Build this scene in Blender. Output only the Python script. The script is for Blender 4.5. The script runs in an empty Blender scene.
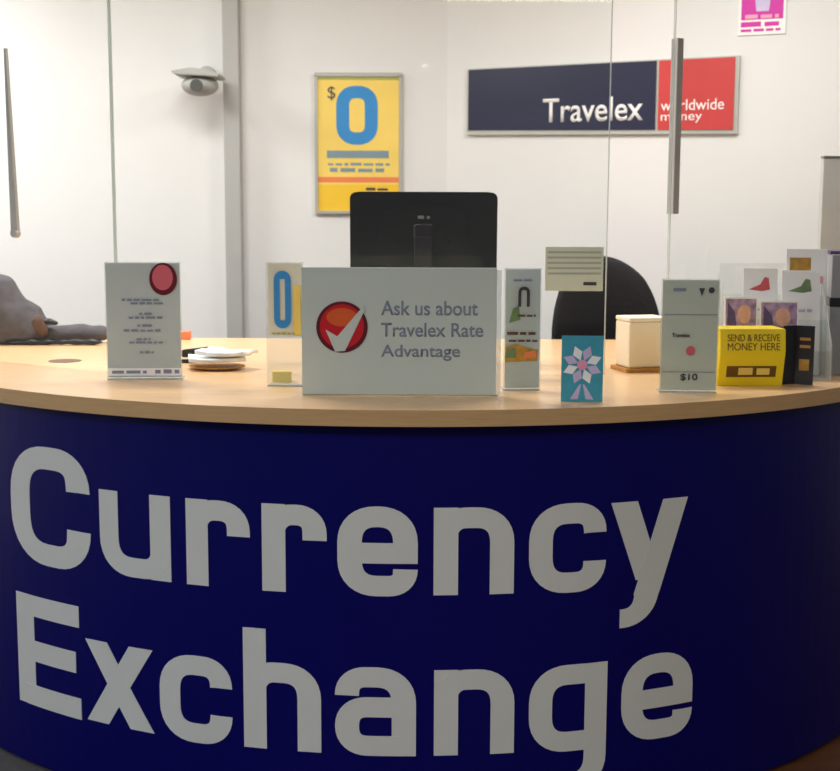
import bpy, bmesh, math, random
from mathutils import Vector, Matrix, noise
random.seed(4)
C = bpy.context.scene.collection
PI = math.pi

# ------------------------------------------------------------------ camera
F, PITCH, ROLL, EYE = 1300.0, math.atan(172.5/1300.0), 0.004, 1.577
fw = Vector((0, math.cos(PITCH), -math.sin(PITCH)))
r0 = Vector((1, 0, 0)); u0 = r0.cross(fw)
rt = math.cos(ROLL)*r0 + math.sin(ROLL)*u0
up = -math.sin(ROLL)*r0 + math.cos(ROLL)*u0
cam_d = bpy.data.cameras.new('camera'); cam = bpy.data.objects.new('camera', cam_d); C.objects.link(cam)
m = Matrix((rt, up, -fw)).transposed().to_4x4(); m.translation = Vector((0, 0, EYE))
cam.matrix_world = m
cam_d.sensor_width = 36; cam_d.lens = F/840*36; cam_d.clip_start = .05
cam_d.dof.use_dof = True; cam_d.dof.focus_distance = 3.2; cam_d.dof.aperture_fstop = 6
bpy.context.scene.camera = cam

def ray(px, py): return fw + rt*((px-420)/F) - up*((py-385.5)/F)
def at(px, py, Y):                       # metric point seen at a pixel, at depth Y
    d = ray(px, py); t = Y/d.y
    return Vector((d.x*t, Y, EYE + d.z*t))
def on(px, py, z=1.1):                   # metric point seen at a pixel, on a level
    d = ray(px, py); t = (z-EYE)/d.z
    return Vector((d.x*t, d.y*t, z))

# ------------------------------------------------------------------ materials
def mat(name, col, rough=.6, metal=0, spec=.5, noise_amt=0, scale=8, emit=None, strength=0, bump=0, stretch=None, coat=0):
    mt = bpy.data.materials.new(name); mt.use_nodes = True
    nt = mt.node_tree; b = nt.nodes['Principled BSDF']
    col = tuple(((c/255)/12.92 if c/255 <= .04045 else ((c/255+.055)/1.055)**2.4) for c in col)
    b.inputs['Base Color'].default_value = (*col, 1)
    b.inputs['Roughness'].default_value = rough
    b.inputs['Metallic'].default_value = metal
    b.inputs['Specular IOR Level'].default_value = spec
    b.inputs['Coat Weight'].default_value = coat
    if emit:
        b.inputs['Emission Color'].default_value = (*emit, 1); b.inputs['Emission Strength'].default_value = strength
    if noise_amt or bump:
        tc = nt.nodes.new('ShaderNodeTexCoord'); mp = nt.nodes.new('ShaderNodeMapping')
        if stretch: mp.inputs['Scale'].default_value = stretch
        nz = nt.nodes.new('ShaderNodeTexNoise'); nz.inputs['Scale'].default_value = scale; nz.inputs['Detail'].default_value = 5
        nt.links.new(tc.outputs['Object'], mp.inputs['Vector']); nt.links.new(mp.outputs['Vector'], nz.inputs['Vector'])
        if noise_amt:
            cr = nt.nodes.new('ShaderNodeValToRGB')
            cr.color_ramp.elements[0].position = .3; cr.color_ramp.elements[1].position = .7
            cr.color_ramp.elements[0].color = (*[max(0, c*(1-noise_amt)) for c in col], 1)
            cr.color_ramp.elements[1].color = (*[min(1, c*(1+noise_amt)) for c in col], 1)
            nt.links.new(nz.outputs['Fac'], cr.inputs['Fac']); nt.links.new(cr.outputs['Color'], b.inputs['Base Color'])
        if bump:
            bp = nt.nodes.new('ShaderNodeBump'); bp.inputs['Strength'].default_value = bump; bp.inputs['Distance'].default_value = .01
            nt.links.new(nz.outputs['Fac'], bp.inputs['Height']); nt.links.new(bp.outputs['Normal'], b.inputs['Normal'])
    return mt

def clear(name, tint=(.97, .98, .975), ior=1.45, rough=.02, extra=0.0):
    mt = bpy.data.materials.new(name); mt.use_nodes = True; nt = mt.node_tree
    nt.nodes.remove(nt.nodes['Principled BSDF']); out = nt.nodes['Material Output']
    tr = nt.nodes.new('ShaderNodeBsdfTransparent'); tr.inputs['Color'].default_value = (*tint, 1)
    gl = nt.nodes.new('ShaderNodeBsdfGlossy'); gl.inputs['Roughness'].default_value = rough
    fr = nt.nodes.new('ShaderNodeFresnel'); fr.inputs['IOR'].default_value = ior
    mx = nt.nodes.new('ShaderNodeMixShader')
    ge = nt.nodes.new('ShaderNodeNewGeometry'); sb = nt.nodes.new('ShaderNodeMath'); sb.operation = 'SUBTRACT'; sb.inputs[0].default_value = 1
    ml = nt.nodes.new('ShaderNodeMath'); ml.operation = 'MULTIPLY'
    nt.links.new(ge.outputs['Backfacing'], sb.inputs[1]); nt.links.new(sb.outputs[0], ml.inputs[0]); nt.links.new(fr.outputs[0], ml.inputs[1])
    nt.links.new(ml.outputs[0], mx.inputs[0]); nt.links.new(tr.outputs[0], mx.inputs[1]); nt.links.new(gl.outputs[0], mx.inputs[2])
    if extra:
        df = nt.nodes.new('ShaderNodeBsdfDiffuse'); df.inputs['Color'].default_value = (.85, .88, .86, 1)
        m2 = nt.nodes.new('ShaderNodeMixShader'); m2.inputs[0].default_value = extra
        nt.links.new(mx.outputs[0], m2.inputs[1]); nt.links.new(df.outputs[0], m2.inputs[2]); nt.links.new(m2.outputs[0], out.inputs[0])
    else:
        nt.links.new(mx.outputs[0], out.inputs[0])
    return mt

M = dict(
    wall=mat('white_wall_paint', (230, 229, 227), .7, noise_amt=.015, scale=2),
    ceil=mat('ceiling_paint', (225, 225, 222), .9, noise_amt=.02),
    floor=mat('brown_laminate_floor', (112, 70, 40), .4, noise_amt=.25, scale=3, stretch=(1, 8, 1)),
    carpet=mat('dark_grey_carpet', (62, 62, 64), .95, noise_amt=.2, scale=60),
    wood=mat('beech_laminate', (240, 198, 148), .32, noise_amt=.07, scale=3, stretch=(1.2, 14, 1), coat=.15),
    lip=mat('beech_edge_band', (202, 163, 112), .45, noise_amt=.07, scale=4, stretch=(3, 3, 60)),
    navy=mat('navy_counter_laminate', (5, 4, 92), .42, noise_amt=.04, scale=2, spec=.16),
    letter=mat('pale_grey_vinyl', (216, 217, 210), .55, noise_amt=.015),
    kick=mat('black_kickboard', (24, 24, 28), .6, noise_amt=.05),
    grommet=mat('grommet_plastic', (112, 84, 66), .5, noise_amt=.05),
    steel=mat('brushed_steel', (150, 150, 148), .35, .75, noise_amt=.05, scale=20, stretch=(1, 1, .1)),
    strip=mat('grey_steel_strip', (188, 188, 184), .5, 0, noise_amt=.04),
    pillar=mat('grey_pillar_paint', (176, 175, 172), .55, noise_amt=.02),
    gedge=clear('glass_edge', (.84, .88, .85), 1.2, .2, .5),
    faint=mat('faint_ink', (168, 172, 166), .6, noise_amt=.04),
    black=mat('black_plastic', (17, 17, 22), .32, noise_amt=.06),
    blacks=mat('black_gloss_plastic', (40, 40, 46), .2, noise_amt=.04),
    fabric=mat('black_chair_fabric', (20, 20, 24), .9, noise_amt=.15, scale=80, bump=.2),
    yellow=mat('yellow_print', (248, 214, 104), .5, noise_amt=.03),
    yelsat=mat('golden_yellow_print', (244, 198, 44), .5, noise_amt=.03),
    boxyel=mat('yellow_card_box', (246, 218, 22), .5, noise_amt=.03),
    blue=mat('bright_blue_print', (48, 140, 205), .5, noise_amt=.04),
    orange=mat('orange_print', (238, 132, 80), .5, noise_amt=.04),
    olive=mat('olive_print', (178, 176, 92), .6, noise_amt=.05),
    greyblue=mat('grey_blue_print', (128, 150, 160), .6, noise_amt=.05),
    silver=mat('silver_frame', (186, 186, 176), .4, .3, noise_amt=.03),
    signblue=mat('dark_navy_sign', (28, 30, 60), .35, noise_amt=.06, scale=5),
    signred=mat('red_sign', (200, 60, 58), .4, noise_amt=.04, scale=5),
    white=mat('white_print', (245, 243, 240), .5, noise_amt=.01),
    paper=mat('white_paper', (250, 250, 250), .6, noise_amt=.02),
    board=mat('pale_grey_green_board', (200, 210, 202), .45, noise_amt=.015, scale=3),
    card=mat('pale_blue_grey_card', (204, 214, 214), .5, noise_amt=.02, scale=4),
    card2=mat('sage_grey_card', (206, 214, 196), .5, noise_amt=.02, scale=4),
    ink=mat('slate_ink', (132, 140, 158), .6, noise_amt=.04),
    inkdark=mat('dark_ink', (60, 60, 68), .6, noise_amt=.04),
    inkbrown=mat('brown_ink', (112, 76, 10), .6, noise_amt=.04),
    red=mat('glossy_red', (200, 26, 40), .3, noise_amt=.06),
    redo=mat('orange_red_gloss', (222, 96, 40), .3, noise_amt=.08, scale=20),
    darkred=mat('dark_red_rim', (96, 14, 30), .35, noise_amt=.05),
    rosy=mat('dusty_red_seal', (206, 96, 110), .5, noise_amt=.06),
    magenta=mat('magenta_print', (208, 20, 160), .5, noise_amt=.03),
    pink=mat('pink_print', (238, 160, 190), .5, noise_amt=.05),
    teal=mat('teal_print', (62, 160, 184), .5, noise_amt=.08, scale=30),
    lilac=mat('lilac_print', (205, 190, 226), .5, noise_amt=.08, scale=30),
    cream=mat('cream_plastic', (250, 238, 212), .5, noise_amt=.02),
    tan=mat('tan_wood_base', (196, 140, 66), .5, noise_amt=.08),
    jacket=mat('grey_wool', (90, 86, 90), .95, noise_amt=.2, scale=30, bump=.4),
    strap=mat('tan_strap', (96, 68, 52), .8, noise_amt=.12, scale=20),
    green=mat('leaf_green_print', (112, 138, 92), .6, noise_amt=.2, scale=30),
    food=mat('ochre_print', (186, 140, 52), .6, noise_amt=.3, scale=40),
    photoA=mat('purple_skin_photo', (170, 140, 176), .5, noise_amt=.5, scale=45),
    photoB=mat('peach_photo', (226, 170, 146), .5, noise_amt=.2, scale=30),
    photoC=mat('dark_purple_photo', (84, 64, 110), .5, noise_amt=.3, scale=30),
    greyplastic=mat('smoky_grey_plastic', (150, 152, 156), .3, noise_amt=.05),
    cctv=mat('grey_camera_housing', (172, 172, 168), .6, noise_amt=.06),
    lens=mat('dark_lens', (90, 92, 90), .2, noise_amt=.05),
    glass=clear('screen_glass', (.965, .975, .97), 1.4),
    acrylic=clear('clear_acrylic', (.97, .975, .97), 1.45, .03, .06),
    acrylicw=clear('frosted_acrylic', (.93, .95, .95), 1.45, .1, .35),
    lamp=mat('downlight_diffuser', (255, 255, 255), .5, emit=(1, .97, .92), strength=45),
)

# ------------------------------------------------------------------ mesh helpers
class MB:
    def __init__(s): s.b = bmesh.new()
    def box(s, x0, x1, y0, y1, z0, z1, bev=0, mtx=None):
        t = bmesh.new(); bmesh.ops.create_cube(t, size=1)
        for v in t.verts: v.co = Vector(((x0+x1)/2+v.co.x*(x1-x0), (y0+y1)/2+v.co.y*(y1-y0), (z0+z1)/2+v.co.z*(z1-z0)))
        if bev: bmesh.ops.bevel(t, geom=t.edges[:], offset=bev, segments=3, affect='EDGES', profile=.5)
        return s._add(t, mtx)
    def cyl(s, p0, p1, r0, r1=None, n=24, bev=0):
        p0, p1 = Vector(p0), Vector(p1); d = p1-p0
        t = bmesh.new(); bmesh.ops.create_cone(t, cap_ends=True, segments=n, radius1=r0, radius2=r0 if r1 is None else r1, depth=d.length)
        if bev: bmesh.ops.bevel(t, geom=[e for e in t.edges if abs((e.verts[0].co-e.verts[1].co).z) < 1e-6], offset=bev, segments=3, affect='EDGES')
        q = d.to_track_quat('Z', 'Y').to_matrix().to_4x4(); q.translation = (p0+p1)/2
        return s._add(t, q)
    def sph(s, c, r, sub=24):
        t = bmesh.new(); bmesh.ops.create_uvsphere(t, u_segments=sub, v_segments=sub//2, radius=1)
        rr = r if hasattr(r, '__len__') else (r, r, r)
        for v in t.verts: v.co = Vector(c)+Vector((v.co.x*rr[0], v.co.y*rr[1], v.co.z*rr[2]))
        return s._add(t, None)
    def prism(s, pts, a, b, axis='y', bev=0):       # outline pts extruded from a to b along an axis
        def P(p, k):
            return {'y': (p[0], k, p[1]), 'z': (p[0], p[1], k), 'x': (k, p[0], p[1])}[axis]
        t = bmesh.new(); A = [t.verts.new(P(p, a)) for p in pts]; B = [t.verts.new(P(p, b)) for p in pts]
        n = len(pts); t.faces.new(A); t.faces.new(B[::-1])
        for i in range(n): t.faces.new((A[i], B[i], B[(i+1) % n], A[(i+1) % n]))
        bmesh.ops.recalc_face_normals(t, faces=t.faces[:])
        if bev: bmesh.ops.bevel(t, geom=t.edges[:], offset=bev, segments=2, affect='EDGES')
        return s._add(t, None)
    def strip(s, L, R, fn, t0, t1):                  # ribbon between polylines L and R, thick t0..t1
        t = bmesh.new(); rows = []
        for l, r in zip(L, R): rows.append([t.verts.new(fn(l[0], l[1], t0)), t.verts.new(fn(r[0], r[1], t0)), t.verts.new(fn(r[0], r[1], t1)), t.verts.new(fn(l[0], l[1], t1))])
        for a, b in zip(rows, rows[1:]):
            for i in range(4): t.faces.new((a[i], a[(i+1) % 4], b[(i+1) % 4], b[i]))
        t.faces.new(rows[0]); t.faces.new(rows[-1][::-1])
        bmesh.ops.recalc_face_normals(t, faces=t.faces[:])
        return s._add(t, None)
    def _add(s, t, mtx):
        if mtx is not None: t.transform(mtx)
        me = bpy.data.meshes.new('tmp'); t.to_mesh(me); t.free(); s.b.from_mesh(me); bpy.data.meshes.remove(me); return s
    def build(s, name, material, parent=None, smooth=False, loc=None):
        me = bpy.data.meshes.new(name); s.b.to_mesh(me); s.b.free(); me.materials.append(material)
        if smooth:
            for p in me.polygons: p.use_smooth = True
        o = bpy.data.objects.new(name, me); C.objects.link(o)
        if parent: o.parent = parent
        if loc: o.location = loc
        return o

def tag(o, label=None, cat=None, group=None, kind=None):
    if label: o['label'] = label
    if cat: o['category'] = cat
    if group: o['group'] = group
    if kind: o['kind'] = kind
    return o
def thing(name, loc, rz, label, cat, group=None):
    o = bpy.data.objects.new(name, None); C.objects.link(o); o.location = loc; o.rotation_euler = (0, 0, rz); o.empty_display_size = .05
    return tag(o, label, cat, group)
def struct(name, mb, m_): return tag(mb.build(name, m_), kind='structure')

# pen strokes: polyline with rounded corners, swept by an elliptical pen
def rounded(pts, rad):
    out = [Vector(pts[0])]
    for i in range(1, len(pts)-1):
        a, b, c = Vector(pts[i-1]), Vector(pts[i]), Vector(pts[i+1])
        r = min(rad, (a-b).length*.5 if i > 1 else (a-b).length*.98, (c-b).length*.5 if i < len(pts)-2 else (c-b).length*.98)
        p, q = b+(a-b).normalized()*r, b+(c-b).normalized()*r
        k = .62
        for j in range(9):
            t = j/8; c1 = p.lerp(b, k); c2 = q.lerp(b, k)
            out.append((1-t)**3*p+3*(1-t)**2*t*c1+3*(1-t)*t*t*c2+t**3*q)
    out.append(Vector(pts[-1]))
    fine = [out[0]]
    for a, b in zip(out, out[1:]):
        n = max(1, int((b-a).length/.02))
        for j in range(1, n+1):
            q = a.lerp(b, j/n)
            if (q-fine[-1]).length > 1e-6: fine.append(q)
    return fine
def stroke(mb, pts, rad, pw, ph, fn, t0, t1, closed=False):
    P = rounded(pts, rad)
    L, R = [], []
    for i, p in enumerate(P):
        if closed and i in (0, len(P)-1): d = P[1]-P[0]
        else: d = P[min(i+1, len(P)-1)]-P[max(i-1, 0)]
        d.normalize(); n = Vector((-d.y, d.x))
        # half width along the normal of an elliptical pen
        h = 1/math.sqrt((n.x/(pw/2))**2+(n.y/(ph/2))**2)
        L.append(p+n*h); R.append(p-n*h)
    mb.strip(L, R, fn, t0, t1)

def glyph(ch, w, h, cap, v, s):
    """centre lines of a squarish grotesque letter in a box w wide; v = stem width, s = bar height"""
    a, b, lo, hi = v/2, w-v/2, s/2, h-s/2; R = .066*w/.2
    if ch == 'C': return [([(b, cap*.34), (b, lo), (a, lo), (a, cap-lo), (b, cap-lo), (b, cap*.66)], R*1.05)]
    if ch == 'E': return [([(a, 0), (a, cap)], 0), ([(a, cap-lo), (w, cap-lo)], 0), ([(a, cap*.5), (w*.94, cap*.5)], 0), ([(a, lo), (w, lo)], 0)]
    if ch == 'u': return [([(b, 0), (b, h)], 0), ([(a, h), (a, lo), (b-v*.2, lo), (b, h*.28)], R)]
    if ch == 'n': return [([(a, 0), (a, h)], 0), ([(a, h*.72), (a+v*.2, hi), (b, hi), (b, 0)], R)]
    if ch == 'h': return [([(a, 0), (a, cap)], 0), ([(a, h*.72), (a+v*.2, hi), (b, hi), (b, 0)], R)]
    if ch == 'r': return [([(a, 0), (a, h)], 0), ([(a, h*.72), (a+v*.2, hi), (b, hi), (b, h*.6)], R*.9)]
    if ch == 'c': return [([(b, h*.34), (b, lo), (a, lo), (a, hi), (b, hi), (b, h*.66)], R)]
    if ch == 'e': return [([(b, h*.3), (b, lo), (a, lo), (a, hi), (b, hi), (b, h*.48-s/2)], R), ([(a, h*.48), (b, h*.48)], 0)]
    if ch == 'x': return [([(v*.55, 0), (w-v*.55, h)], 0), ([(v*.55, h), (w-v*.55, 0)], 0)]
    if ch == 'y': return [([(v*.52, h), (w*.52, 0)], 0), ([(w-v*.52, h), (w*.46, -h*.38), (w*.16, -h*.38)], R*.7)]
    if ch == 'a': return [([(a, h*.68), (a, hi), (b, hi), (b, 0)], R), ([(b, h*.55), (a, h*.55), (a, lo), (b, lo)], R*.8)]
    if ch == 'g': return [([(b, h), (b, -h*.38), (w*.1, -h*.38)], R), ([(b, hi), (a, hi), (a, lo), (b, lo)], R)]
    if ch == '0': return [([(w/2, lo), (a, lo), (a, hi), (b, hi), (b, lo), (w/2, lo)], R)]
    return []

def flat(x0=0, z0=0, y0=0): return lambda u, v, t: Vector((x0+u, y0-t, z0+v))

def words(mb, x0, x1, z, h, y, t=.0008):      # a line of print too small to read
    x = x0
    while x < x1-h*.6:
        w = min(random.uniform(1.2, 4)*h, x1-x); mb.box(x, x+w, y-t, y, z, z+h*random.uniform(.75, 1)); x += w+h*.7
def text(name, body, m_, parent, x0, z0, y, width=None, height=None, bold=0.0, t=.001, label=None, mtx=None):
    cu = bpy.data.curves.new('t', 'FONT'); cu.body = body; cu.size = 1; cu.offset = bold; cu.extrude = 0
    ob = bpy.data.objects.new('t', cu); C.objects.link(ob)
    dg = bpy.context.evaluated_depsgraph_get(); me = bpy.data.meshes.new_from_object(ob.evaluated_get(dg))
    bpy.data.objects.remove(ob); bpy.data.curves.remove(cu)
    b = bmesh.new(); b.from_mesh(me); bpy.data.meshes.remove(me)
    xs = [v.co.x for v in b.verts]; ys = [v.co.y for v in b.verts]
    sx = width/(max(xs)-min(xs)) if width else None; sy = height/(max(ys)-min(ys)) if height else None
    sx = sx or sy; sy = sy or sx; mx, my = min(xs), min(ys)
    for v in b.verts: v.co = Vector((x0+(v.co.x-mx)*sx, y, z0+(v.co.y-my)*sy))
    r = bmesh.ops.extrude_face_region(b, geom=b.faces[:])
    for e in r['geom']:
        if isinstance(e, bmesh.types.BMVert): e.co.y -= t
    bmesh.ops.recalc_face_normals(b, faces=b.faces[:])
    if mtx is not None: b.transform(mtx)
    me = bpy.data.meshes.new(name); b.to_mesh(me); b.free(); me.materials.append(m_)
    o = bpy.data.objects.new(name, me); C.objects.link(o); o.parent = parent
    if label: o['label'] = label
    return o

# ------------------------------------------------------------------ the room
BEND = at(447, 100, 6.3)
WY = 6.3; YAW = math.radians(24)
struct('floor', MB().box(-6, 6, -11, 8, -.1, 0), M['floor'])
struct('trim_1', MB().box(-5.9, -.55, -2, 4.9, 0, .006), M['carpet'])
struct('ceiling', MB().box(-6, 6, -11, 8, 3.0, 3.1), M['ceil'])
struct('wall_back', MB().box(-4, BEND.x+.02, WY, WY+.12, 0, 3.0), M['wall'])
wr = MB().box(0, 4.2, 0, .12, 0, 3.0, mtx=Matrix.Translation((BEND.x, WY, 0)) @ Matrix.Rotation(-YAW, 4, 'Z'))
struct('wall_right', wr, M['wall'])
struct('wall_left', MB().box(-4.0, -3.88, 1.0, WY, 0, 3.0), M['wall'])
struct('trim_2', MB().box(at(224, 200, 6.2).x, at(240, 200, 6.2).x, 6.22, 6.3, 0, 3.0, .004), M['pillar'])

# ------------------------------------------------------------------ counter
CX, CY, R = -.035, 4.953, 1.82; RP = 1.765; TOP = 1.1
def arc(r, n=96, a0=-90, a1=90): return [(CX+r*math.sin(math.radians(a0+(a1-a0)*i/n)), CY-r*math.cos(math.radians(a0+(a1-a0)*i/n))) for i in range(n+1)]
desk = thing('service_counter', (0, 0, 0), 0, 'curved navy blue service counter with large pale grey lettering across its front', 'counter')
MB().prism(arc(RP)+arc(RP-.03)[::-1], 0.012, TOP-.045, 'z').build('front_panel', M['navy'], desk)
MB().prism(arc(RP-.035)+arc(RP-.06)[::-1], 0, .08, 'z').build('kickboard', M['kick'], desk)
def oncyl(s0, z0):
    def f(u, v, t):
        a = (s0+u)/RP; r = RP+.0004+t
        return Vector((CX+r*math.sin(a), CY-r*math.cos(a), z0+v))
    return f
A_, B_ = .619, .196
LET = [('C', -1.204, -.882, .607, .230), ('u', -.849, -.624, A_, .228), ('r', -.578, -.400, A_, .228), ('r', -.368, -.199, A_, .228), ('e', -.172, .031, A_-.003, .232),
       ('n', .071, .276, A_, .226), ('c', .315, .523, A_-.006, .234), ('y', .535, .763, A_, .222),
       ('E', -1.197, -.935, B_-.007, .230), ('x', -.913, -.687, B_, .230), ('c', -.667, -.455, B_-.006, .238), ('h', -.423, -.216, B_, .234), ('a', -.180, .028, B_-.003, .236),
       ('n', .074, .282, B_-.002, .228), ('g', .321, .535, B_-.01, .234), ('e', .578, .798, B_-.008, .236)]
for i, (ch, s0, s1, z0, xh) in enumerate(LET):
    mb = MB(); w = s1-s0
    v, b = {'C': (.086, .062), 'E': (.078, .060), 'x': (.066, .056)}.get(ch, (.062, .053))
    cap = .334 if ch == 'C' else .322
    fn = oncyl(s0, z0)
    if ch in 'xy':
        hw = .038
        def para(p, q, k):
            n = 10; P = [Vector(p).lerp(Vector(q), t/n) for t in range(n+1)]
            mb.strip([a-Vector((hw, 0)) for a in P], [a+Vector((hw, 0)) for a in P], fn, 0, .0015+.0003*k)
        if ch == 'x':
            para((hw, 0), (w-hw, xh), 0); para((hw, xh), (w-hw, 0), 1)
        else:
            lo_ = Vector((w*.475, -.028)); tp = Vector((w-hw, xh))
            para((hw, xh), (w*.5, .012), 0); para(tuple(tp), tuple(lo_), 1)
            d_ = (lo_-tp).normalized()
            stroke(mb, [tuple(lo_-d_*.03), (lo_.x+d_.x*.055, -.088), (w*.14, -.088)], .05, .072, .05, fn, 0, .0021)
    else:
        for k, (pts, rad) in enumerate(glyph(ch, w, xh, cap, v, b)):
            stroke(mb, pts, rad, v, b, fn, 0, .0015+.0003*k)
    o = mb.build('letter', M['letter'], desk)
    o['label'] = "pale grey letter %s of the word %s" % (ch, 'Currency' if i < 8 else 'Exchange')

top = thing('countertop', (0, 0, TOP), 0, 'half-round beech laminate countertop running the whole width of the counter', 'countertop')
MB().prism(arc(R-.004), -.04, 0, 'z').build('worktop', M['wood'], top)
MB().prism(arc(R)+arc(R-.0038)[::-1], -.041, 0.0, 'z').build('edge_band', M['lip'], top)['label'] = 'darker wooden edge band'
g = on(65, 361)
mb = MB(); mb.cyl((g.x, g.y, 0), (g.x, g.y, .0015), .052, n=32, bev=.0005)
mb.build('cable_grommet', M['grommet'], top)['label'] = 'round brown cable grommet'

# ------------------------------------------------------------------ glass screen
def pane(a, b, h, label, tintm='glass'):
    a, b = Vector(a), Vector(b); d = b-a; L = d.length
    t = thing('glass_pane', (a.x, a.y, TOP), math.atan2(d.y, d.x), label, 'glass screen', 'glass panes standing on the counter')
    MB().box(.003, L-.003, 0, .008, 0.0, h-.003).build('pane', M['glass'], t)
    MB().box(0, .003, 0, .008, 0, h).box(L-.003, L, 0, .008, 0, h).box(.003, L-.003, 0, .008, h-.003, h).build('polished_edge', M['gedge'], t)['label'] = 'greenish polished glass edge'
    return t
pl = pane((-1.62, 4.28), (-.905, 3.86), 1.45, 'left glass pane on the counter, in front of the grey jacket')
pm = pane((-.901, 3.86), (.552, 3.86), 1.45, 'wide middle glass pane in front of the computer monitor')
pr = pane((.742, 3.90), (1.52, 4.42), 1.45, 'right glass pane behind the brochures with a grey metal strip on its edge')
# metal strips clamped on the panes
mb = MB(); mb.box(.0, .024, -.012, -.0005, .477, .987, .002); mb.box(.0, .024, .0085, .016, .477, .987, .002)
mb.build('edge_clamp', M['strip'], pr)['label'] = 'grey metal clamp strip'
c0 = at(13, 60, 4.20); c1 = at(15, 236, 4.20)
dl = (Vector((c0.x, c0.y))-Vector((-1.62, 4.28))).length
mb = MB(); mb.prism([(.410, .97), (.416, .97), (.440, .42), (.432, .395), (.412, .40)], -.014, -.0005, 'y', .001); mb.cyl((.429, -.02, .41), (.429, -.0005, .41), .013)
mb.build('edge_clamp', M['strip'], pl)['label'] = 'dark grey tapering clamp'

# ------------------------------------------------------------------ on the back wall
a, b = at(315, 213.5, 6.27), at(402, 72.5, 6.27); w, h = b.x-a.x, b.z-a.z
t = thing('framed_poster', (a.x, 6.298, a.z), 0, 'yellow framed poster with a large blue zero on the back wall', 'poster')
fb = .014
MB().box(0, w, -.02, 0, 0, fb).box(0, w, -.02, 0, h-fb*1.3, h).box(0, fb, -.02, 0, fb, h-fb).box(w-fb, w, -.02, 0, fb, h-fb).build('frame', M['silver'], t)
sh = MB().box(fb, w-fb, -.012, -.002, fb, h-fb).build('print_sheet', M['yellow'], t)
X = lambda px: (px-315)/87*w; Z = lambda py: (213.5-py)/141*h
MB().box(fb, w-fb, -.0128, -.012, h-fb*2.4, h-fb*1.2).build('header_band', M['olive'], sh)
mb = MB()
for pts, rad in glyph('0', X(378)-X(336.5), Z(85)-Z(144.5), 0, .062, .062): stroke(mb, pts, rad*.95, .062, .058, flat(X(336.5), Z(144.5), -.012), 0, .001, True)
mb.build('numeral', M['blue'], sh)
text('dollar_sign', '$', M['inkdark'], sh, X(328), Z(100), -.012, height=Z(85)-Z(99))
MB().box(X(327), X(389), -.0128, -.012, Z(157.5), Z(150)).build('text_line', M['greyblue'], sh)
mb = MB(); words(mb, X(328), X(390), Z(165), .014, -.012); words(mb, X(330), X(388), Z(171.5), .02, -.012); mb.build('text_line', M['greyblue'], sh)
MB().box(fb, w-fb, -.0128, -.012, Z(182), Z(176.5)).build('orange_stripe', M['orange'], sh)
MB().box(fb, w-fb, -.0126, -.012, fb, Z(184)).build('lower_band', M['yelsat'], sh)
mb = MB(); words(mb, X(366), X(388), Z(190), .014, -.0126); mb.build('text_line', M['inkdark'], sh)

# navy and red sign on the angled wall
ND = Vector((math.cos(YAW), -math.sin(YAW), 0)); NN = Vector((-math.sin(YAW), -math.cos(YAW), 0))
def onwall(px, py, off=0):
    d = ray(px, py); p0 = Vector((BEND.x, WY, 0))+NN*off; o = Vector((0, 0, EYE)); tt = (p0-o).dot(NN)/d.dot(NN)
    return o+d*tt
def wallthing(name, px, py, label, cat):
    p = onwall(px, py); return thing(name, p+NN*.001, -YAW, label, cat), p
s, p = wallthing('wall_sign', 470, 130.5, 'navy and red rectangular wall sign with white lettering, behind the glass', 'sign')
def loc(px, py): q = onwall(px, py, .02)-p; return q.dot(ND), q.z
x1, z1 = loc(655, 130)[0], 0; x2 = loc(733, 130)[0]
zl, zr = loc(470, 70)[1], loc(733, 57)[1]; zb = loc(733, 129.5)[1]
zt = lambda x: zl+(zr-zl)*x/x2; zo = lambda x: zb*x/x2
MB().prism([(-.01, -.022), (x2+.018, zb-.018), (x2+.018, zr+.006), (-.01, zl+.006)], -.018, 0, 'y').build('backing_plate', M['silver'], s)
bp = MB().prism([(0, 0), (x1, zo(x1)), (x1, zt(x1)), (0, zl)], -.024, -.018, 'y').build('navy_panel', M['signblue'], s)
rp = MB().prism([(x1+.012, zo(x1)), (x2, zb), (x2, zr), (x1+.012, zt(x1))], -.024, -.018, 'y').build('red_panel', M['signred'], s)
a0, a1 = loc(543, 123), loc(643, 122)
text('lettering', 'Travelex', M['white'], bp, a0[0], a0[1], -.024, width=a1[0]-a0[0], height=loc(543, 99)[1]-a0[1], bold=.01)
b0, b1 = loc(661, 111), loc(724, 111)
text('lettering', 'worldwide', M['white'], rp, b0[0], b0[1], -.024, width=b1[0]-b0[0], height=.047, bold=0)
b0, b1 = loc(661, 121), loc(702, 121)
text('lettering', 'money', M['white'], rp, b0[0], b0[1]-.012, -.024, width=b1[0]-b0[0], height=.038, bold=0)

# magenta poster high on the angled wall
s, p = wallthing('small_poster', 741, 33, 'magenta poster with a white shape and pink caption, high on the right wall', 'poster')
w = loc(782, 33)[0]; h = .34; k = w/41
MB().box(-.012, w+.012, -.006, 0, -.012, h+.012, .001).build('white_border', M['white'], s)
pm_ = MB().box(0, w, -.008, -.006, .052, h).build('magenta_field', M['magenta'], s)
mb = MB(); mb.prism([(w*.3, .5*h), (w*.36, .085), (w*.66, .085), (w*.72, .5*h)], -.0095, -.008, 'y'); mb.build('white_shape', M['lilac'], pm_)
mb = MB(); words(mb, w*.1, w*.9, .056, .018, -.008, t=.001); mb.build('text_line', M['pink'], pm_)
mb = MB(); words(mb, 0, w, .022, .022, -.006, t=.001); mb.build('text_line', M['magenta'], s)
mb = MB(); words(mb, 0, w*.95, .002, .012, -.006, t=.001); mb.build('text_line', M['magenta'], s)

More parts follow.
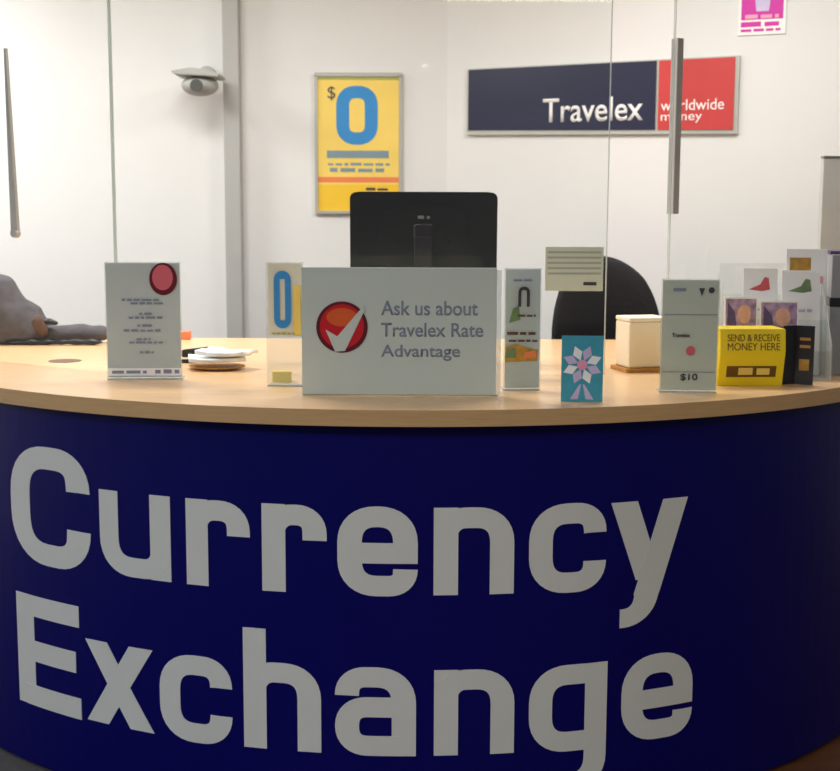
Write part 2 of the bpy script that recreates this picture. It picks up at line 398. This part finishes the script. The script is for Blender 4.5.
# ------------------------------------------------------------------ security camera on a bracket
cc = at(199, 84, 6.05)
t = thing('security_camera', (cc.x, 6.3, cc.z), 0, 'small grey security camera on a bracket, on the back wall beside the grey pillar', 'camera')
mb = MB(); mb.cyl((.0, -.001, .06), (.0, -.03, .06), .045, n=28, bev=.004); mb.build('wall_mount', M['cctv'], t)
mb = MB(); mb.cyl((0, -.03, .06), (-.02, -.16, .055), .014); mb.cyl((-.02, -.16, .055), (-.02, -.18, .02), .016); mb.build('bracket', M['cctv'], t)
mb = MB(); mb.sph((-.0, -.22, -.005), (.085, .1, .047)); hd = mb.build('housing', M['cctv'], t, True)
mb = MB(); mb.prism([(-.115, .05), (-.10, .036), (.1, .026), (.105, .038), (.03, .06), (-.03, .066)], -.33, -.12, 'y', .003); mb.build('sun_hood', M['cctv'], t)
mb = MB(); mb.cyl((-.0, -.31, -.012), (0, -.325, -.013), .028, n=24); mb.build('lens', M['lens'], hd)

# ------------------------------------------------------------------ office chair behind the counter
t = thing('office_chair', (.695, 5.38, 0), math.radians(8), 'black office chair with a rounded fabric back behind the counter', 'chair')
bmk = bmesh.new(); nu, nv = 28, 28
def backpt(i, j, side):
    u = -1+2*i/nu; v = -1+2*j/nv
    # square to rounded disc
    x = u*math.sqrt(1-v*v/2.12); z = v*math.sqrt(1-u*u/2.12)
    th = .035*max(0, 1-max(abs(u), abs(v))**6)**.5
    return Vector((x*.222, .05*(x*x)*-2.2+side*th*-1+.03, z*.31))
grid = {}
for sd in (1, -1):
    for i in range(nu+1):
        for j in range(nv+1):
            edge = i in (0, nu) or j in (0, nv)
            key = (i, j, 0 if edge else sd)
            if key not in grid: grid[key] = bmk.verts.new(backpt(i, j, 0 if edge else sd)+Vector((0, -.2, 1.10)))
    for i in range(nu):
        for j in range(nv):
            q = [grid[(a_, b_, 0 if (a_ in (0, nu) or b_ in (0, nv)) else sd)] for a_, b_ in ((i, j), (i+1, j), (i+1, j+1), (i, j+1))]
            bmk.faces.new(q)
bmesh.ops.recalc_face_normals(bmk, faces=bmk.faces[:])
mb = MB(); mb.b.free(); mb.b = bmk; mb.build('backrest', M['fabric'], t, True)
mb = MB(); mb.box(-.25, .25, -.02, .44, .46, .54, .03, None); mb.build('seat', M['fabric'], t, True)
mb = MB(); mb.box(-.03, .03, -.2, -.18, .62, .95, .004); mb.box(-.03, .03, -.2, .12, .44, .46, .004); mb.box(-.03, .03, -.2, -.18, .44, .64, .004); mb.build('back_bracket', M['black'], t)
MB().cyl((0, .2, .1), (0, .2, .46), .028).build('gas_column', M['black'], t)
for k in range(5):
    an = 2*PI*k/5; e = Vector((math.sin(an)*.29, .2+math.cos(an)*.29, .075))
    lg = MB().cyl((0, .2, .11), e, .024, .016, 12).build('leg', M['black'], t)
    MB().cyl(e+Vector((-.012, 0, -.045)), e+Vector((.012, 0, -.045)), .028, n=16).build('caster', M['black'], lg)

# ------------------------------------------------------------------ computer monitor (seen from behind)
a, b = at(350, 268, 4.15), at(498, 192, 4.15); w = b.x-a.x; zt_ = b.z-TOP
t = thing('computer_monitor', ((a.x+b.x)/2, 4.2, TOP), math.radians(-1.0), 'black computer monitor seen from behind on the countertop', 'monitor')
hw = w/2; zb_ = zt_-.29
mb = MB(); mb.prism([(-hw, zb_+.004), (-hw+.004, zb_), (hw-.004, zb_), (hw, zb_+.004), (hw+.001, zt_-.016), (hw-.008, zt_-.003), (hw-.03, zt_), (-hw+.03, zt_), (-hw+.008, zt_-.003), (-hw-.001, zt_-.016)], -.03, 0, 'y', .003)
mb.build('rear_shell', M['black'], t)
MB().box(-hw+.002, hw-.002, 0, .022, zb_+.002, zt_-.006, .003).build('front_bezel', M['blacks'], t)
MB().box(-hw+.02, hw-.02, .022, .0235, zb_+.02, zt_-.025).build('screen', M['lens'], t)
mb = MB(); mb.prism([(-.17, zb_+.03), (.17, zb_+.03), (.13, zt_-.06), (.06, zt_-.035), (-.06, zt_-.035), (-.13, zt_-.06)], -.045, -.03, 'y', .006); mb.build('rear_bulge', M['black'], t)
mb = MB()
stroke(mb, [(-.085, zt_-.16), (-.05, zt_-.115), (0, zt_-.105), (.05, zt_-.115), (.085, zt_-.16)], .04, .01, .008, flat(0, 0, -.045), 0, .004); mb.build('cable_channel_rim', M['blacks'], t)
mb = MB(); mb.box(-.032, .032, -.075, -.045, zt_-.21, zt_-.1, .01); mb.box(-.03, .03, -.085, -.06, .02, zt_-.14, .006); mb.build('stand_neck', M['blacks'], t)
mb = MB(); words(mb, -.018, .02, zt_-.085, .012, -.045, t=.001); mb.build('badge', M['steel'], t)
MB().box(-.12, .12, -.17, .06, 0, .018, .006).build('stand_base', M['black'], t)

# ------------------------------------------------------------------ large notice board on the counter
a, b = at(302, 397, 3.375), at(502, 268, 3.375); w = b.x-a.x; h = b.z-TOP
t = thing('notice_board', (a.x, 3.385, TOP), 0, 'wide pale grey notice board with a red tick emblem, on the front of the counter', 'sign')
MB().box(0, w-.012, -.006, .0, .004, h, .0015).build('panel', M['board'], t)
MB().box(w-.0115, w, -.006, .0, .004, h-.006).build('clear_edge', M['acrylicw'], t)
MB().box(.0, w-.006, .0, .07, 0, .004).build('foot', M['acrylicw'], t)
X = lambda px: (px-302)/200*w; Z = lambda py: (397-py)/129*h
ex, ez, er = X(342.5), Z(327.5), .067
em = MB().cyl((ex, -.006, ez), (ex, -.008, ez), er, n=64).build('emblem', M['darkred'], t); em['label'] = 'round red emblem with a tick'
MB().cyl((ex, -.008, ez+.002), (ex, -.0088, ez+.002), er*.86, n=64).build('red_disc', M['red'], em)
mb = MB(); mb.prism([(ex+.040*math.cos(q)*1.0, ez+.026+.024*math.sin(q)) for q in [2*PI*i/32 for i in range(32)]], -.0092, -.0088, 'y'); mb.build('orange_glow_print', M['redo'], em).name = 'orange_print'
mb = MB(); mb.prism([(ex-.043, ez-.006), (ex-.012, ez-.024), (ex+.047, ez+.045), (ex+.052, ez+.056), (ex+.06, ez+.046), (ex+.008, ez-.062), (ex-.018, ez-.064)], -.0102, -.0092, 'y'); mb.build('tick', M['board'], em)
for i, (tx, px1, py0, py1) in enumerate((('Ask us about', 478.5, 315.5, 301), ('Travelex Rate', 484, 337, 323), ('Advantage', 461, 361, 345))):
    text('lettering', tx, M['ink'], t, X(381.5), Z(py0), -.006, width=X(px1)-X(381.5), height=Z(py1)-Z(py0), bold=.012)

# ------------------------------------------------------------------ leaflet stands
def stand(name, px0, px1, pyb, pyt, Y, rz, label, cat, sheet, depth=.06, group=None, clearrim=True):
    a, b = at(px0, pyb, Y), at(px1, pyt, Y); w = (b.x-a.x)/math.cos(rz); h = b.z-TOP
    t = thing(name, ((a.x+b.x)/2, Y, TOP), rz, label, cat, group)
    MB().box(-w/2+.003, w/2-.003, -.003, 0, .008, h-.003).build('sheet', M[sheet], t)
    MB().box(-w/2, w/2, -.0055, -.0035, 0, h).box(-w/2, w/2, .0005, .0025, 0, h).build('acrylic_holder', M['acrylic'], t)
    MB().box(-w/2, w/2, .0026, depth, 0, .003).build('foot', M['acrylicw'], t)
    fx = lambda px: -w/2+(px-px0)/(px1-px0)*w; fz = lambda py: (pyb-py)/(pyb-pyt)*h
    return t, fx, fz, w, h
t, X, Z, w, h = stand('leaflet_stand', 108, 180, 381, 262, 3.70, math.radians(4), 'pale grey notice with a round red seal at its top corner, far left', 'notice', 'card')
s = MB().cyl((X(163.5), -.0056, Z(279)), (X(163.5), -.0072, Z(279)), 1, n=48)
for v in s.b.verts: v.co.x = X(163.5)+(v.co.x-X(163.5))*.039; v.co.z = Z(279)+(v.co.z-Z(279))*.046
seal = s.build('seal', M['darkred'], t)
s = MB().cyl((X(163), -.0072, Z(278.5)), (X(163), -.0082, Z(278.5)), 1, n=48)
for v in s.b.verts: v.co.x = X(163)+(v.co.x-X(163))*.029; v.co.z = Z(277.5)+(v.co.z-Z(278.5))*.036
s.build('seal_centre', M['rosy'], seal)
for py, x0, x1 in ((299, 124, 160), (302.5, 132, 164), (313, 140, 152), (317, 130, 162), (325, 138, 154), (330, 125, 160), (338.5, 137, 150), (342, 130, 162), (352, 140, 153)):
    mb = MB(); words(mb, X(x0), X(x1), Z(py+2), .007, -.0056); mb.build('text_line', M['ink'], t)
MB().box(X(109), X(179), -.0063, -.0056, .012, Z(369)).build('footer_band', M['paper'], t)
mb = MB(); words(mb, X(113), X(146), Z(374.5), .01, -.0063); mb.build('text_line', M['greyblue'], t)
mb = MB(); words(mb, X(154), X(177), Z(374.5), .012, -.0063); mb.build('text_line', M['ink'], t)

t, X, Z, w, h = stand('leaflet_stand', 267, 303, 386, 262, 3.56, math.radians(-6), 'narrow clear stand with a blue zero on cream leaflet, left of the wide board', 'leaflet stand', 'paper')
for o in list(t.children):
    if o.name.startswith('sheet'): bpy.data.objects.remove(o)
sh = MB().box(X(269), X(302), -.003, 0, Z(335), h-.003).build('sheet', M['cream'], t); sh['label'] = 'cream leaflet'
mb = MB()
for pts, rad in glyph('0', X(291.5)-X(275), Z(271)-Z(327), 0, .016, .02): stroke(mb, pts, rad*1.6, .016, .022, flat(X(275), Z(327), -.0056), 0, .001, True)
mb.build('numeral', M['blue'], t)
MB().box(X(294), X(301), -.0062, -.0056, Z(334), Z(285)).build('yellow_margin', M['yellow'], t)
mb = MB(); words(mb, X(273), X(295), Z(333.5), .006, -.0056); mb.build('text_line', M['olive'], t)
pt = on(279, 386); t2 = thing('sticky_note_block', (on(281, 384).x, 3.64, TOP), math.radians(5), 'small yellow sticky note block seen through the clear leaflet stand', 'note block')
MB().box(-.027, .027, 0, .045, 0, .03, .001).build('note_block', M['boxyel'], t2)
MB().box(-.027, .027, 0, .045, .0301, .0315).build('top_sheet', M['yellow'], t2)

t, X, Z, w, h = stand('leaflet_stand', 503, 542, 390, 268, 3.50, math.radians(5), 'grey leaflet with dark arch and food picture in clear stand beside the wide board', 'leaflet stand', 'card')
mb = MB(); stroke(mb, [(X(519), Z(306)), (X(519), Z(288)), (X(528), Z(288)), (X(528), Z(306))], .012, .008, .009, flat(0, 0, -.0056), 0, .001); mb.build('arch_print', M['inkdark'], t)
mb = MB(); words(mb, X(512), X(534), Z(281), .006, -.0056); mb.build('text_line', M['ink'], t)
mb = MB(); mb.prism([(X(508), Z(322)), (X(520), Z(319)), (X(518), Z(305)), (X(512), Z(308))], -.0062, -.0056, 'y'); mb.build('green_print', M['green'], t)
mb = MB(); words(mb, X(517), X(536), Z(316), .006, -.0056); words(mb, X(506), X(536), Z(334), .008, -.0056); words(mb, X(508), X(538), Z(341), .006, -.0056); mb.build('text_line', M['strap'], t)
mb = MB(); mb.prism([(X(504), Z(361)), (X(538), Z(360)), (X(539), Z(349)), (X(528), Z(347)), (X(516), Z(343)), (X(505), Z(346))], -.0062, -.0056, 'y'); ph = mb.build('food_photo', M['food'], t)
mb = MB(); mb.prism([(X(504.5), Z(357)), (X(516), Z(357)), (X(515), Z(347)), (X(506), Z(348))], -.0066, -.0062, 'y'); mb.build('salad_print', M['green'], ph)
mb = MB(); mb.prism([(X(524), Z(358)), (X(537), Z(356)), (X(536), Z(350)), (X(525), Z(351))], -.0066, -.0062, 'y'); mb.build('orange_print', M['orange'], ph)

# notice fixed to the front of the middle pane
a, b = at(545, 291, 3.852), at(604, 247, 3.852); w, h = b.x-a.x, b.z-a.z
t = thing('rate_notice', (a.x, 3.8598, a.z), 0, 'small grey ruled notice fixed to the glass in front of the black chair', 'notice')
MB().box(0, w, -.004, -.001, 0, h, .0008).build('sheet', M['card2'], t)
for k in range(5):
    z = h*(.9-.12*k); MB().box(w*.04, w*.96, -.0048, -.004, z-.006, z).build('ruled_line', M['faint'], t)
mb = MB(); words(mb, w*.66, w*.9, h*.13, .01, -.004); mb.build('text_line', M['inkdark'], t)

# teal card
a, b = at(561, 402, 3.29), at(604, 336, 3.29); w = b.x-a.x; h = b.z-TOP
t = thing('patterned_card', ((a.x+b.x)/2, 3.295, TOP), math.radians(-3), 'small teal card with a lilac star pattern standing on the counter edge', 'card')
cd = MB().box(-w/2, w/2, -.002, 0, 0, h, .0005).build('card', M['teal'], t)
MB().prism([(0, 0), (.045, 0), (0, h*.8)], -.001, .001, 'x').build('easel_back', M['paper'], t)
cz = h*.56
for k in range(8):
    an = PI/8+k*PI/4; mb = MB(); c_ = Vector((math.cos(an), math.sin(an))); n_ = Vector((-c_.y, c_.x)); o_ = Vector((0, cz))
    mb.prism([tuple(o_+c_*.012), tuple(o_+c_*.032+n_*.0125), tuple(o_+c_*.052), tuple(o_+c_*.032-n_*.0125)], -.0028, -.002, 'y')
    mb.build('star_petal', M['lilac' if k % 2 else 'paper'], cd)
MB().cyl((0, -.002, cz), (0, -.003, cz), .013, n=20).build('star_centre', M['pink'], cd)
mb = MB(); mb.prism([(-.03, .006), (-.01, .006), (-.002, .045), (-.006, .045)], -.0028, -.002, 'y'); mb.prism([(.03, .006), (.01, .006), (.002, .045), (.006, .045)], -.0028, -.002, 'y'); mb.build('ribbon_print', M['lilac'], cd)

# cream box on a tan base
a = on(632, 376)
t = thing('cream_box', (on(641, 374).x+.03, 3.93, TOP), math.radians(14), 'cream plastic box on a tan base standing in the gap between the glass panes', 'box')
w = .128
MB().box(-w/2-.012, w/2+.004, -.012, .115, 0, .012, .002).build('base', M['tan'], t)
MB().box(-w/2, w/2, 0, .11, .0125, .152, .006).build('body', M['cream'], t, False)
MB().box(-w/2-.001, w/2+.001, -.001, .111, .1525, .166, .005).build('lid', M['cream'], t)
MB().box(w/2+.0004, w/2+.008, .012, .03, .03, .075, .002).build('latch', M['black'], t)

# sage-grey leaflet stand
t, X, Z, w, h = stand('leaflet_stand', 659, 720, 393, 279, 3.47, math.radians(-3), 'tall sage grey notice with a small red dot, left of the yellow box', 'notice', 'card2')
mb = MB(); words(mb, X(671), X(688), Z(291), .011, -.0056); mb.build('text_line', M['ink'], t)
mb = MB(); mb.prism([(X(698), Z(288)), (X(704), Z(288)), (X(701), Z(296))], -.0064, -.0056, 'y'); mb.cyl((X(711), -.0056, Z(290)), (X(711), -.0064, Z(290)), .008); mb.build('icons', M['inkdark'], t)
MB().box(X(662), X(717), -.0062, -.0056, Z(314.6), Z(314)).build('ruled_line', M['ink'], t)
MB().box(X(662), X(717), -.0062, -.0056, Z(372), Z(371.4)).build('ruled_line', M['ink'], t)
text('lettering', 'Travelex', M['signblue'], t, X(671), Z(337), -.0056, width=X(690)-X(671), height=.011, bold=.01)
MB().cyl((X(691), -.0056, Z(350.5)), (X(691), -.0064, Z(350.5)), .0125).build('red_dot', M['rosy'], t)
text('lettering', '$10', M['inkdark'], t, X(681), Z(381), -.0056, width=X(699)-X(681), height=Z(373.5)-Z(381), bold=.01)

# ------------------------------------------------------------------ brochure rack and yellow box
yl = at(750, 386, 3.62)
t = thing('yellow_box', (at(751, 386, 3.61).x, 3.61, TOP), math.radians(4), 'bright yellow money transfer box with brown printing in front of the brochure rack', 'box')
w = .186; h = at(751, 329, 3.61).z-TOP
prof = [(.012, 0), (-.008, h*.62), (.0, h), (.11, h), (.11, 0)]
bd = MB().prism(prof, -w/2, w/2, 'x', .0015).build('box_body', M['boxyel'], t)
mt1 = Matrix.Translation((0, -.0082, h*.62)) @ Matrix.Rotation(math.atan2(.008, h*.38), 4, 'X').inverted() @ Matrix.Identity(4)
text('lettering', 'SEND & RECEIVE', M['inkbrown'], bd, -w*.39, h*.17, 0, width=w*.8, height=h*.12, bold=0, mtx=mt1)
text('lettering', 'MONEY HERE', M['inkbrown'], bd, -w*.39, h*.01, 0, width=w*.8, height=h*.13, bold=0, mtx=mt1)
mt2 = Matrix.Translation((0, .0118, 0)) @ Matrix.Rotation(math.atan2(.02, h*.62), 4, 'X')
mb = MB(); mb.box(-w*.38, w*.38, -.001, 0, h*.16, h*.36, mtx=mt2); lb = mb.build('logo_band', M['inkbrown'], bd)
mb = MB(); mb.box(-w*.2, w*.02, -.0016, -.001, h*.2, h*.33, mtx=mt2); mb.box(w*.08, w*.28, -.0016, -.001, h*.2, h*.32, mtx=mt2); mb.build('logo_print', M['yellow'], lb)

t = thing('black_leaflet', (at(797, 384, 3.64).x, 3.64, TOP), math.radians(-8), 'folded black leaflet with gold print, right of the yellow box', 'leaflet')
MB().prism([(-.043, .0), (-.005, .022), (.043, .0), (.043, .003), (-.005, .025), (-.043, .003)], 0, at(797, 326, 3.64).z-TOP, 'z').build('card', M['black'], t)
mt3 = Matrix.Translation((-.005, .022, 0)) @ Matrix.Rotation(-math.atan2(.022, .048), 4, 'Z')
mb = MB()
for z in (.125, .104): mb.box(.012, .042, -.001, 0, z, z+.008, mtx=mt3)
mb.build('gold_text', M['tan'], t)
mb = MB(); mb.box(.012, .04, -.001, 0, .04, .072, mtx=mt3); mb.build('gold_emblem', M['food'], t)

rk = thing('brochure_rack', (at(772, 380, 3.78).x+.012, 3.80, TOP), math.radians(-6), 'stepped clear brochure rack behind the yellow box', 'rack')
rw = .30
TI = [(-.04, .085, .19), (.03, .17, .265), (.09, .24, .335)]     # y, pocket height, leaflet top
MB().box(-rw/2, rw/2, -.055, .17, 0, .004).build('base', M['acrylicw'], rk)
for sx in (-1, 1):
    MB().prism([(-.055, .004), (-.055, .10), (.165, .31), (.165, .004)], sx*rw/2-.0015, sx*rw/2+.0015, 'x').build('side_panel', M['acrylicw'], rk)
for y, ph_, lt in TI:
    MB().box(-rw/2+.002, rw/2-.002, y-.012, y-.009, .004, ph_).build('pocket_front', M['acrylic'], rk)
MB().box(-rw/2+.002, rw/2-.002, .165, .168, .004, .33).build('back_panel', M['acrylic'], rk)
rz = math.radians(-6); RM = Matrix.Translation(rk.location) @ Matrix.Rotation(rz, 4, 'Z')
def leaflet(u, tier, w, h, z0, label, kind):
    y = TI[tier][0]; p = RM @ Vector((u, y, z0))
    t = thing('brochure', p, rz, label, 'brochure', 'brochures in the stepped rack'); t.rotation_euler = (math.radians(-9), 0, rz)
    MB().box(-w/2, w/2, -.003, .003, 0, h, .0005).build('cover', M['paper'], t)
    if kind in 'ab':
        p_ = MB().box(-w/2+.004, w/2-.004, -.0037, -.003, h*.42, h*.97).build('cover_photo', M['photoA'], t)
        mb = MB(); mb.sph((w*.1, -.0037, h*.78), (w*.2, .0008, h*.12)); mb.build('portrait_print', M['photoB'], p_)
        mb = MB(); mb.prism([(-w*.42, h*.5), (-w*.12, h*.6), (-w*.18, h*.8), (-w*.4, h*.93)], -.0045, -.0037, 'y'); mb.build('dark_print', M['photoC'], p_)
    else:
        m_ = {'c': 'red', 'd': 'green', 'e': 'food'}[kind]
        mb = MB()
        if kind == 'e': mb.box(-w*.42, w*.1, -.0037, -.003, h*.72, h*.93)
        else: mb.prism([(-w*.34, h*.80), (w*.0, h*.85), (w*.12, h*.92), (w*.24, h*.91), (w*.28, h*.80), (w*.05, h*.785)], -.0037, -.003, 'y')
        mb.build('cover_print', M[m_], t)
        mb = MB(); words(mb, -w*.3, w*.3, h*.60, .009, -.003); mb.build('text_line', M['lilac' if kind != 'e' else 'pink'], t)
        if kind == 'e': MB().box(w*.1, w*.4, -.0037, -.003, h*.72, h*.78).build('pink_band', M['pink'], t)
leaflet(-.105, 0, .095, .235, .006, 'front left brochure in the clear rack, with a peach and purple portrait photo', 'a')
leaflet(.004, 0, .11, .225, .006, 'front right brochure in the clear rack, with a peach and purple portrait photo', 'b')
leaflet(-.04, 1, .10, .315, .006, 'white brochure with a red wing shape in the middle row of the clear rack', 'c')
leaflet(.078, 1, .11, .31, .006, 'white brochure with a green wing shape in the middle row of the clear rack', 'd')
leaflet(.105, 2, .12, .372, .006, 'white brochure with an ochre picture and pink band, back row of clear rack', 'e')

q = at(822, 380, 3.9)
t = thing('leaflet_dispenser', (at(826, 380, 3.86).x+.06, 3.86, TOP), math.radians(-10), 'smoky grey leaflet dispenser with a black band at the right end of the counter', 'dispenser')
MB().box(-.055, .10, 0, .12, 0, .36, .003).build('body', M['greyplastic'], t)
MB().box(-.057, .102, -.0025, .10, .205, .232, .001).build('black_band', M['black'], t)
MB().box(-.058, .103, .02, .12, .3605, .37, .001).build('blue_rim', M['photoC'], t)

# papers and pen behind the left notice
pc = on(217, 369)
t = thing('paper_tray', (pc.x, pc.y, TOP), math.radians(-6), 'low brown dish holding white paper pads, left of the clear leaflet stand', 'tray')
bmk = bmesh.new(); bmesh.ops.create_uvsphere(bmk, u_segments=40, v_segments=16, radius=1)
for v in bmk.verts:
    zz = v.co.z; r_ = math.hypot(v.co.x, v.co.y)
    v.co = Vector((v.co.x*.088, v.co.y*.075, .011+.011*zz if zz < 0 else .011-.006*(1-r_)))
mb = MB(); mb.b.free(); mb.b = bmk; mb.build('dish', M['tan'], t, True)
def sheet(x, y, z, w, d, rz, amp, name, label):
    b_ = bmesh.new(); bmesh.ops.create_grid(b_, x_segments=18, y_segments=14, size=.5)
    for v in b_.verts:
        n_ = noise.noise(Vector((v.co.x*3+x*30, v.co.y*3, z*50)))
        v.co = Vector((v.co.x*w, v.co.y*d, z+amp*(n_+.5)+amp*1.2*abs(v.co.x)**2*2))
    r_ = bmesh.ops.extrude_face_region(b_, geom=b_.faces[:])
    for e in r_['geom']:
        if isinstance(e, bmesh.types.BMVert): e.co.z += .012
    bmesh.ops.recalc_face_normals(b_, faces=b_.faces[:])
    mb = MB(); mb.b.free(); mb.b = b_
    o = mb.build(name, M['paper'], None, True); o.location = (pc.x+x, pc.y+y, TOP); o.rotation_euler = (0, 0, rz)
    return tag(o, label, 'paper')
sheet(.0, .0, .022, .17, .12, .2, .005, 'paper_pad', 'white paper pad lying lowest on the brown dish')
sheet(.03, .0, .040, .16, .11, -.3, .007, 'paper_pad', 'curled white paper pad lying on top of the other in the brown dish')
t = thing('stapler', (on(200, 364).x, on(200, 364).y, TOP), math.radians(4), 'black stapler lying behind the white paper pads', 'stapler')
MB().box(-.062, .055, .022, .05, 0, .012, .002).build('base', M['black'], t)
MB().prism([(-.06, .018), (-.06, .042), (.03, .052), (.05, .044), (.052, .018)], .024, .048, 'y', .003).build('arm', M['black'], t)
MB().cyl((.036, .022, .014), (.036, .05, .014), .014, n=16).build('hinge', M['black'], t)

# small tan block at the back edge
p = on(187, 337)
t = tag(MB().box(-.03, .03, -.02, .02, 0, .032, .006).build('wooden_block', M['orange'], None, False, (p.x, 4.9, TOP)), 'small orange block at the back edge of the countertop', 'block')

# ------------------------------------------------------------------ grey jacket heaped at the back left
def blob(name, balls, parent, m_, vox=.012, namp=.01, loc=(0, 0, 0)):
    mb = MB()
    for c, r in balls: mb.sph(c, r, 20)
    o = mb.build(name, m_, parent, True)
    md = o.modifiers.new('r', 'REMESH'); md.mode = 'VOXEL'; md.voxel_size = vox
    md = o.modifiers.new('s', 'SMOOTH'); md.iterations = 6
    dg = bpy.context.evaluated_depsgraph_get(); me = bpy.data.meshes.new_from_object(o.evaluated_get(dg)); o.modifiers.clear()
    for v in me.vertices:
        n_ = noise.fractal(v.co*9, 1, 2, 3)
        v.co += v.normal*n_*namp
        if v.co.z < .002: v.co.z = .002
    for p_ in me.polygons: p_.use_smooth = True
    old = o.data; o.data = me; bpy.data.meshes.remove(old)
    if not me.materials: me.materials.append(m_)
    return o
jp = at(20, 330, 4.78)
t = thing('grey_jacket', (jp.x, 4.74, TOP), 0, 'grey jacket heaped on the far left of the countertop with one sleeve stretched out', 'jacket')
blob('jacket_body', [((-.10, 0, .12), (.14, .11, .135)), ((-.02, 0, .07), (.13, .11, .10)), ((-.05, 0, .16), (.07, .08, .09)), ((.05, -.01, .05), (.09, .09, .065)), ((-.2, 0, .1), (.15, .12, .13))], t, M['jacket'])
blob('sleeve', [((.12+.045*k, -.02+.006*k, .036), (.05, .05, .038-.002*k)) for k in range(5)], t, M['jacket'], namp=.008)
blob('collar_trim', [((.10, -.07, .075), (.03, .02, .035)), ((.115, -.07, .05), (.028, .02, .03))], t, M['strap'], namp=.003)
blob('cuff', [((.135, -.06, .083), (.03, .022, .014)), ((.16, -.06, .076), (.02, .018, .012))], t, M['black'], namp=.002)
blob('lining', [((.02+.055*k, -.085, .012), (.045, .02, .013)) for k in range(6)], t, M['black'], namp=.003)
# grey post at the far right edge
q0, q1 = at(822, 156, 4.9), at(836, 156, 4.9)
t = thing('steel_post', (q0.x+.03, 4.88, TOP), 0, 'grey metal post rising behind the brochures at the right end of the counter', 'post')
MB().box(-.03, .05, 0, .03, 0, q0.z-TOP-.008, .004).build('shaft', M['strip'], t)
MB().box(-.032, .052, -.002, .032, q0.z-TOP-.0078, q0.z-TOP, .002).build('cap', M['steel'], t)

# ------------------------------------------------------------------ lights
def area(name, loc_, size, energy, col, rot=(0, 0, 0), sy=None):
    l = bpy.data.lights.new(name, 'AREA'); l.shape = 'RECTANGLE'; l.size = size; l.size_y = sy or size; l.energy = energy; l.color = col
    o = bpy.data.objects.new(name, l); C.objects.link(o); o.location = loc_; o.rotation_euler = rot; return o
area('ceiling_light_booth_right', (.9, 4.6, 2.97), 1.0, 35, (1, .98, .955), sy=.5)
area('ceiling_light_booth_left', (-1.1, 4.6, 2.97), 1.0, 42, (1, .985, .965), sy=.5)
area('ceiling_light_corner', (-2.9, 5.3, 2.97), 1.0, 62, (1, .98, .96), sy=.6)
area('concourse_light_left', (-3.0, -.2, 2.97), 1.5, 118, (.78, .86, 1), sy=1.5)
area('concourse_light', (.9, -.4, 2.97), 1.5, 58, (.97, 1, .93), sy=1.5)
for x, y in ((.03, -5.1), (3.25, -4.6), (4.1, -4.9), (-3.1, -5.1)):
    lt = thing('ceiling_downlight', (x, y, 3.0), 0, 'small round downlight in the concourse ceiling', 'downlight', 'concourse downlights')
    MB().cyl((0, 0, -.012), (0, 0, -.001), .05, n=24).build('bezel', M['white'], lt)
    MB().cyl((0, 0, -.016), (0, 0, -.0125), .032, n=24).build('diffuser', M['lamp'], lt)
w_ = bpy.data.worlds.new('world'); bpy.context.scene.world = w_; w_.use_nodes = True
w_.node_tree.nodes['Background'].inputs[0].default_value = (.9, .93, 1, 1); w_.node_tree.nodes['Background'].inputs[1].default_value = .25
vs = bpy.context.scene.view_settings
vs.view_transform = 'Standard'; vs.look = 'None'; vs.gamma = 1; vs.exposure = 0; vs.use_curve_mapping = False
